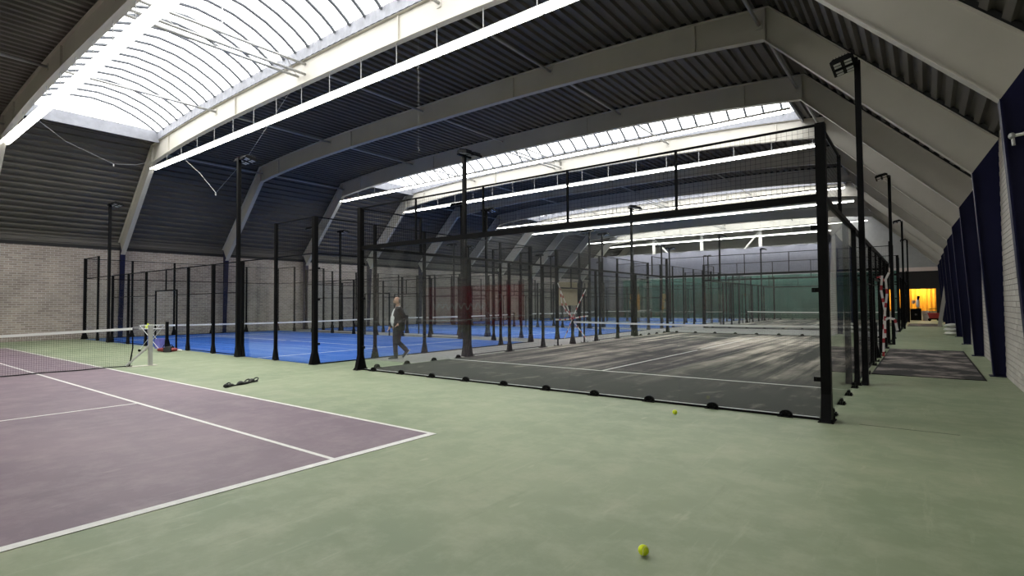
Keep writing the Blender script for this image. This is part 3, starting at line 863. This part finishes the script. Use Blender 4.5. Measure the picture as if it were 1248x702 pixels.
def cabinet():
    t = empty('black_cabinet', (-.55, 54.9, 0)); tag(t, 'black cabinet standing at the end of the aisle', 'cabinet')
    MB().box(-.36, 0, .03, .36, .5, .95).build('body', M_BLACK, t)
    MB().box(-.38, -.02, .95, .38, .52, .98).build('top', M_BLACK, t)
    for s in (-1, 1):
        d = MB().box(min(.01*s, .35*s), -.022, .06, max(.01*s, .35*s), 0, .93).build('door', M_BLACK, t)
        MB().box(.04*s-.01, -.045, .45, .04*s+.01, -.022, .58).build('handle', M_TUBE, d)
    # pile of clothing on top
    k = empty('clothes_stand', (-.40, 55.15, .98)); tag(k, 'white shirt and dark scarf on a black stand on the cabinet', 'clothes stand')
    MB().tube([(0, 0, 0), (0, 0, 1.05)], .03, 8).build('pole', M_BLACK, k)
    MB().tube([(0, 0, 0), (0, 0, .03)], .16, 12).build('base', M_BLACK, k)
    MB().tube([(0, 0, .12), (0, 0, .45), (0, 0, .72), (0, 0, .80)], [(.34, .12), (.28, .12), (.16, .10), (.07, .06)], 12).build('shirt', mat('white_shirt_cloth', (.75, .74, .72), .9, var=.08), k, smooth=True)
    MB().tube([(-.02, -.14, .1), (-.01, -.14, .6), (.02, -.09, .8), (.05, 0, 1.0)], [.08, .06, .07, .10], 8).build('scarf', M_BLACK, k, smooth=True)
    MB().ball((-.28, 0, .55), .12, .08, .16).build('hat', mat('pale_skin_tone_hat', (.55, .38, .28), .8), k, smooth=True)
cabinet()
def red_cart():
    t = empty('red_cart', (.62, 54.6, 0)); rm = mat('red_plastic', (.42, .03, .03), .45, var=.1)
    tag(t, 'red tub cart with black handle at the end of the aisle', 'cart')
    m = MB(); b = 0
    lo = [(-.32, -.25, .22), (.32, -.25, .22), (.32, .25, .22), (-.32, .25, .22)]; hi = [(-.42, -.32, .62), (.42, -.32, .62), (.42, .32, .62), (-.42, .32, .62)]
    m.v += lo+hi; m.face(3, 2, 1, 0); m.face(0, 1, 5, 4); m.face(1, 2, 6, 5); m.face(2, 3, 7, 6); m.face(3, 0, 4, 7)
    m.box(-.30, -.22, .55, .30, .22, .58)
    m.build('tub', rm, t)
    MB().tube([(-.42, -.32, .63), (.42, -.32, .63), (.42, .32, .63), (-.42, .32, .63), (-.42, -.32, .63)], .025, 6).build('rim', rm, t)
    MB().box(-.3, -.24, .12, .3, .24, .22).build('chassis', M_BLACK, t)
    for sx in (-.3, .3):
        for sy in (-.22, .22): MB().tube([(sx, sy-.04, .11), (sx, sy+.04, .11)], .11, 12).build('wheel', M_BLACK, t)
    MB().tube([(-.30, -.3, .6), (-.28, -.34, .98), (.2, -.34, 1.0), (.26, -.3, .6)], .03, 6).build('handle', M_BLACK, t)
red_cart()
def white_box():
    t = empty('white_crate', (.08, 55.2, 0)); tag(t, 'low white crate between the black cabinet and the red cart', 'crate')
    MB().box(-.2, 0, 0, .2, .4, .75).build('body', M_WHITE, t); MB().box(-.22, -.02, .75, .22, .42, .80).build('lid', M_WHITE, t)
    MB().box(-.08, -.03, .5, .08, -.001, .54).build('grip', M_TUBE, t)
white_box()
def plank():
    p = MB(); p.prism([(-.10, 0), (.10, 0), (.10, .04), (-.10, .04)], 2, 0, 3.35)
    o = p.build('leaning_plank', mat('grey_weathered_board', (.34, .32, .29), .8, var=.15, stretch=(8, 8, .6))); o.location = (.72, 42.4, 0.02)
    o.rotation_euler = (0, math.radians(8.5), 0); tag(o, 'grey board leaning against the navy columns near the end of the aisle', 'board')
    MB().box(-.10, .04, .1, .10, .055, .16).build('batten', MATS['grey_weathered_board'], o); MB().box(-.10, .04, 3.1, .10, .055, 3.16).build('batten', MATS['grey_weathered_board'], o)
plank()
def sacks():
    sm = mat('white_sack_plastic', (.66, .66, .62), .6, var=.08)
    for i, (x, y, z, r) in enumerate(((.98, 32.1, 0, .1), (.97, 32.15, .187, -.15), (1.0, 32.1, .375, .3))):
        t = empty('white_sack', (x, y, z), r); m = MB(); n = 8
        m.tube([(-.24+.48*k/n, 0, .09) for k in range(n+1)], [(.10+.10*math.sin(math.pi*(k+.5)/(n+1)), .04+.05*math.sin(math.pi*(k+.5)/(n+1))) for k in range(n+1)], 10)
        m.build('sack_body', sm, t, smooth=True)
        MB().box(-.29, -.09, .075, -.22, .09, .095).build('sewn_end', sm, t)
        tag(t, ('white sack at the bottom of the pile by the navy column', 'white sack in the middle of the pile by the navy column', 'white sack on top of the pile by the navy column')[i], 'sack', 'white sacks by the aisle wall')
sacks()
def bracket():
    t = empty('wall_bracket', (1.05, 9.88, 3.80)); tag(t, 'small white bracket arm with a dangling fitting on the navy column', 'bracket')
    MB().tube([(-.06, -.10, .0), (.26, -.10, .02)], .022, 8).build('arm', M_WHITE, t)
    MB().ball((-.06, -.10, .0), .04, .04, .045).build('joint', M_TUBE, t)
    MB().tube([(-.05, -.10, -.03), (-.045, -.10, -.13)], .02, 8).build('fitting', M_TUBE, t)
    MB().box(.15, -.10, -.05, .27, -.01, .07).build('mount', M_WHITE, t)
bracket()

# ================================================================== FAR END
def hanging_sheet(name, x0, x1, y, z0, z1, m, label, cat, amp=.07, wav=2.6, topvar=.06):
    c = MB(); n = int((x1-x0)*6); nz = 5
    for i in range(n+1):
        x = x0+(x1-x0)*i/n
        for j in range(nz+1):
            u = j/nz
            y_ = y+amp*math.sin(x*wav+.8*math.sin(x*.7))*(.6+.4*(1-u))+.02*math.sin(x*9+u*3)
            zt = z1+topvar*math.sin(x*1.9)
            c.v.append((x, y_, z0+(zt-z0)*u))
    for i in range(n):
        for j in range(nz):
            a = i*(nz+1)+j; c.face(a, a+nz+1, a+nz+2, a+1)
    o = c.build(name, m, smooth=True); o.modifiers.new('thickness', 'SOLIDIFY').thickness = .012
    tag(o, label, cat)
    MB().tube([(x0, y, z1+.02), (x1, y, z1+.02)], .02, 6).build('hanging_cable', M_TUBE, o)
    return o
hanging_sheet('dividing_curtain', -31.5, -1.6, 56.4, .05, 7.0, M_CURT, 'lilac grey dividing curtain hanging across the far end of the hall', 'curtain')
hanging_sheet('green_sheet', -27.0, -1.7, 55.9, .05, 4.2, M_GREENS, 'green windbreak sheet added for the tint of stacked glass panes', 'backdrop', .04, 1.7, .02)  # added sheet, carries the green tint of the layered cage glass
def gable_frame():
    t = empty('white_gable_frame', (0, 58.4, 0)); tag(t, 'white steel frame with posts and diagonal braces behind the curtain', 'steel frame')
    MB().box(-29.0, -.1, 9.05, -9.0, .1, 9.3).build('beam', M_WHITE, t)
    for x in (-24.3, -18.9, -13.0):
        MB().box(x-.14, -.14, 0, x+.14, .14, 9.05).build('post', M_WHITE, t)
    for a, b in (((-24.3, 8.9), (-22.0, 6.4)), ((-13.0, 8.9), (-15.3, 6.2))):
        MB().tube([(a[0], 0, a[1]), (b[0], 0, b[1])], .09, 6).build('brace', M_WHITE, t)
gable_frame()

# ---- red banner on the back gable, mirrored in the front glass wall
def banner():
    t = empty('red_banner', (-27.4, YB+.09, 0)); tag(t, 'wide red banner with a white emblem on the back gable wall', 'banner')
    MB().box(-5.0, 0, .05, 5.0, .02, 3.0).build('banner_cloth', mat('red_banner_cloth', (.42, .015, .03), .7, var=.05), t)
    lp = [(3.3, 1.0), (3.2, 1.8), (2.9, 2.35), (2.5, 2.3), (2.45, 1.9), (2.75, 1.75), (2.9, 2.0)]
    MB().tube([(x, .035, z) for x, z in lp], [(.10, .012)]*len(lp), 6).build('emblem', M_NETW, t)
    s = []
    for i in range(60):
        u = i/59; s.append((1.5-5.6*u, .035, 1.45+.22*math.sin(u*52)+.05*math.sin(u*17)))
    MB().tube(s, .05, 5).build('script_stroke', M_NETW, t)
banner()

# ---- thin hanging wires
def wire(name, pts, label, r=.007):
    o = MB().tube(pts, r, 5).build(name, M_TUBE); tag(o, label, 'wire', 'hanging wires'); 
    MB().box(pts[len(pts)//2][0]-.02, pts[len(pts)//2][1]-.02, pts[len(pts)//2][2]-.12, pts[len(pts)//2][0]+.02, pts[len(pts)//2][1]+.02, pts[len(pts)//2][2]-.0).build('wire_weight', M_TUBE, o)
wire('hanging_wire', [(-28.6, 5.3, 9.4), (-28.6, 6.4, 8.6), (-28.6, 8.1, 7.98), (-28.75, 9.0, 8.15), (-28.9, 9.78, 8.5)], 'thin sagging wire below the end curb of the first skylight')
wire('hanging_wire', [(-17.3, 10.02, 9.1), (-20.9, 10.3, 7.45), (-23.84, 10.4, 6.42), (-25.4, 10.4, 7.5), (-26.9, 10.05, 8.6)], 'thin sagging wire in front of the dark roof between two frames')
o = MB().tube([(-10.95, 10.1, 9.3), (-10.95, 10.1, 7.5), (-10.95, 10.1, 5.8)], .002, 5).build('hanging_wire', M_TUBE); tag(o, 'straight thin wire hanging from the frame in front of the padel cages', 'wire', 'hanging wires')

# ================================================================== WALKING MAN
def man():
    X, Y = -12.16, 10.40
    # forward direction: towards picture left, turned a little to the tennis court
    fd = (-Rv*math.cos(.42) - Vector((Fv.x, Fv.y, 0)).normalized()*math.sin(.42))
    ang = math.atan2(fd.y, fd.x)
    t = empty('person', (X, Y, .004), ang); tag(t, 'person in dark jacket, white shirt and dark trousers walking past the blue court', 'person')
    sk = mat('skin', (.50, .30, .22), .6, var=.05); jk = mat('dark_jacket_cloth', (.020, .017, .018), .8, var=.2, vscale=8, bump=.3, bscale=25)
    tr = mat('dark_trouser_cloth', (.014, .017, .022), .8, var=.2, vscale=8, bump=.3, bscale=20); sh = mat('white_shirt', (.70, .70, .69), .8, var=.05, vscale=12)
    sho = mat('dark_trainer', (.022, .022, .025), .6); sole = mat('pale_sole', (.45, .45, .45), .6); gb = mat('grey_beard', (.16, .14, .13), .9, var=.2, vscale=60)
    def remesh(o, v):
        r = o.modifiers.new('skin_over', 'REMESH'); r.mode = 'VOXEL'; r.voxel_size = v; r.use_smooth_shade = True
        s = o.modifiers.new('soften', 'SMOOTH'); s.factor = .5; s.iterations = 4
        return o
    def limb(m, pts, rs, n=12, ref=(1, 0, 0)): m.tube(pts, rs, n, True, 1., ref)
    RL = [(.02, -.09, .93), (.06, -.10, .53), (.05, -.10, .09)]      # planted leg
    LL = [(.0, .09, .93), (.02, .10, .52), (-.23, .10, .27)]         # trailing leg, heel raised
    RA = [(.0, -.20, 1.47), (.03, -.27, 1.18), (.17, -.26, .95)]
    LA = [(.0, .20, 1.47), (-.15, .28, 1.20), (.03, .27, 1.05)]
    torso = [((.0, 0, .86), (.14, .17)), ((.01, 0, .97), (.16, .18)), ((.03, 0, 1.10), (.175, .185)), ((.03, 0, 1.23), (.165, .19)), ((.01, 0, 1.38), (.14, .20)), ((.0, 0, 1.47), (.10, .17)), ((.0, 0, 1.52), (.065, .08))]
    b = MB()
    # tube frame for a vertical path: a = x-ish? use explicit rings
    def rings(m, spec, n=20, grow=0.):
        b0 = len(m.v)
        for (c, (rx, ry)) in spec:
            for k in range(n):
                th = 2*math.pi*k/n; m.v.append((c[0]+(rx+grow)*math.cos(th), c[1]+(ry+grow)*math.sin(th), c[2]))
        for i in range(len(spec)-1):
            for k in range(n):
                k2 = (k+1) % n; m.face(b0+i*n+k, b0+i*n+k2, b0+(i+1)*n+k2, b0+(i+1)*n+k)
        m.face(*range(b0+n-1, b0-1, -1)); m.face(*range(b0+(len(spec)-1)*n, b0+len(spec)*n))
    rings(b, torso)
    limb(b, [(0, 0, 1.48), (.01, 0, 1.56), (.02, 0, 1.62)], [.062, .058, .058])
    b.ball((.025, 0, 1.70), .100, .078, .122, 18, 12)
    b.ball((.055, 0, 1.63), .062, .052, .055)                       # jaw
    b.ball((.128, 0, 1.685), .018, .014, .024)                      # nose
    for s in (-1, 1): b.ball((.015, s*.080, 1.685), .022, .010, .033)
    for A in (RA, LA):
        limb(b, A, [.055, .045, .030])
        d = (Vector(A[2])-Vector(A[1])).normalized(); p = Vector(A[2])
        b.ball(tuple(p+d*.045), .038, .030, .042)                   # palm
        side = d.cross(Vector((0, 0, 1))).normalized()
        for f_, (o_, ln) in enumerate(((-.028, .075), (-.010, .088), (.010, .083), (.027, .066))):
            q0 = p+d*.06+side*o_; q1 = q0+d*ln*.55+Vector((.008, 0, -.004)); q2 = q1+d*ln*.4+Vector((.016, 0, -.014))
            limb(b, [tuple(q0), tuple(q1), tuple(q2)], [.0105, .0095, .008], 8)
        q0 = p+d*.02+side*.032; limb(b, [tuple(q0), tuple(q0+d*.03+side*.022), tuple(q0+d*.06+side*.026)], [.012, .011, .009], 8)
    for G in (RL, LL): limb(b, G, [.085, .058, .042])
    remesh(b.build('body', sk, t), .009)
    # shirt
    s_ = MB(); rings(s_, torso[1:6], 20, .012); remesh(s_.build('shirt', sh, t), .014)
    cl = MB(); cl.tube([(.0, 0, 1.50), (.01, 0, 1.545)], [.078, .072], 14); cl.build('shirt_collar', sh, t)
    # open jacket: shell of torso left open at the front + sleeves
    j = MB(); n = 28
    lv = [((-.02, 0, .84), (.185, .215)), ((-.01, 0, .97), (.195, .215)), ((.0, 0, 1.12), (.205, .22)), ((.0, 0, 1.28), (.19, .225)), ((-.01, 0, 1.42), (.16, .225)), ((-.01, 0, 1.50), (.11, .15)), ((-.01, 0, 1.535), (.085, .095))]
    a0 = [.60, .58, .55, .50, .45, .45, .5]
    for (c, (rx, ry)), g in zip(lv, a0):
        for k in range(n+1):
            th = g + (2*math.pi-2*g)*k/n; j.v.append((c[0]+rx*math.cos(th), c[1]+ry*math.sin(th), c[2]))
    for i in range(len(lv)-1):
        for k in range(n): q = i*(n+1)+k; j.face(q, q+1, q+n+2, q+n+1)
    jo = j.build('jacket', jk, t, smooth=True); jo.modifiers.new('thickness', 'SOLIDIFY').thickness = .022
    for A in (RA, LA):
        sl = MB(); e = Vector(A[2])-(Vector(A[2])-Vector(A[1])).normalized()*(-.015)
        limb(sl, [(A[0][0], A[0][1]*.72, A[0][2]-.02), A[0], A[1], tuple(e)], [.075, .080, .068, .054], 14)
        remesh(sl.build('sleeve', jk, jo), .014)
    lp = MB()
    for s in (-1, 1): lp.tube([(.135, s*.075, 1.15), (.12, s*.085, 1.36), (.06, s*.075, 1.52)], [(.035, .010), (.04, .012), (.03, .012)], 8)
    lp.build('lapel', jk, jo, smooth=True)
    # trousers
    p = MB(); rings(p, [((.0, 0, .80), (.13, .175)), ((.0, 0, .9), (.15, .19)), ((.01, 0, 1.0), (.165, .19))])
    limb(p, [(RL[0][0], RL[0][1], .93), (.04, -.095, .72), RL[1], (.055, -.10, .30), (.04, -.10, .10)], [.105, .10, .078, .068, .070], 14)
    k_ = Vector(LL[1]); an = Vector(LL[2])
    limb(p, [LL[0], (.02, .095, .72), LL[1], tuple(k_.lerp(an, .5)), tuple(k_.lerp(an, .97))], [.105, .10, .078, .068, .068], 14)
    remesh(p.build('trousers', tr, t), .014)
    # shoes
    def shoe(ax, ay, az, pitch):
        e = empty('shoe', (ax, ay, az)); e.parent = t; e.rotation_euler = (0, pitch, 0)
        m = MB(); m.tube([(-.08, 0, .045), (-.02, 0, .055), (.07, 0, .045), (.15, 0, .035), (.19, 0, .03)], [(.036, .045), (.042, .055), (.046, .042), (.046, .032), (.03, .022)], 12)
        m.tube([(-.03, 0, .05), (-.03, 0, .12)], [.045, .045], 12)
        o = m.build('upper', sho, e); remesh(o, .008)
        MB().prism([(-.12, -.036), (.05, -.045), (.17, -.042), (.21, 0), (.17, .042), (.05, .045), (-.12, .036)], 2, 0, .022).build('sole', sole, e)
    shoe(.07, -.10, 0, 0)
    shoe(-.26, .10, .19, math.radians(50))
    # beard, brows, eyes
    MB().ball((.072, 0, 1.618), .058, .052, .042).build('beard', gb, t, smooth=True)
    for s in (-1, 1):
        MB().ball((.112, s*.032, 1.705), .010, .013, .008, 8, 6).build('eye', mat('eye_dark', (.03, .02, .02), .3), t)
        MB().tube([(.112, s*.018, 1.728), (.110, s*.036, 1.732), (.098, s*.052, 1.726)], .006, 6).build('eyebrow', gb, t)
    MB().tube([(.112, -.02, 1.648), (.118, 0, 1.650), (.112, .02, 1.648)], .006, 6).build('mouth', mat('lip', (.36, .15, .13), .6), t)
    h = MB()
    for s in (-1, 1): h.ball((-.025, s*.055, 1.70), .055, .027, .055)
    h.ball((-.06, 0, 1.69), .022, .06, .06); h.build('hair', gb, t, smooth=True)
man()
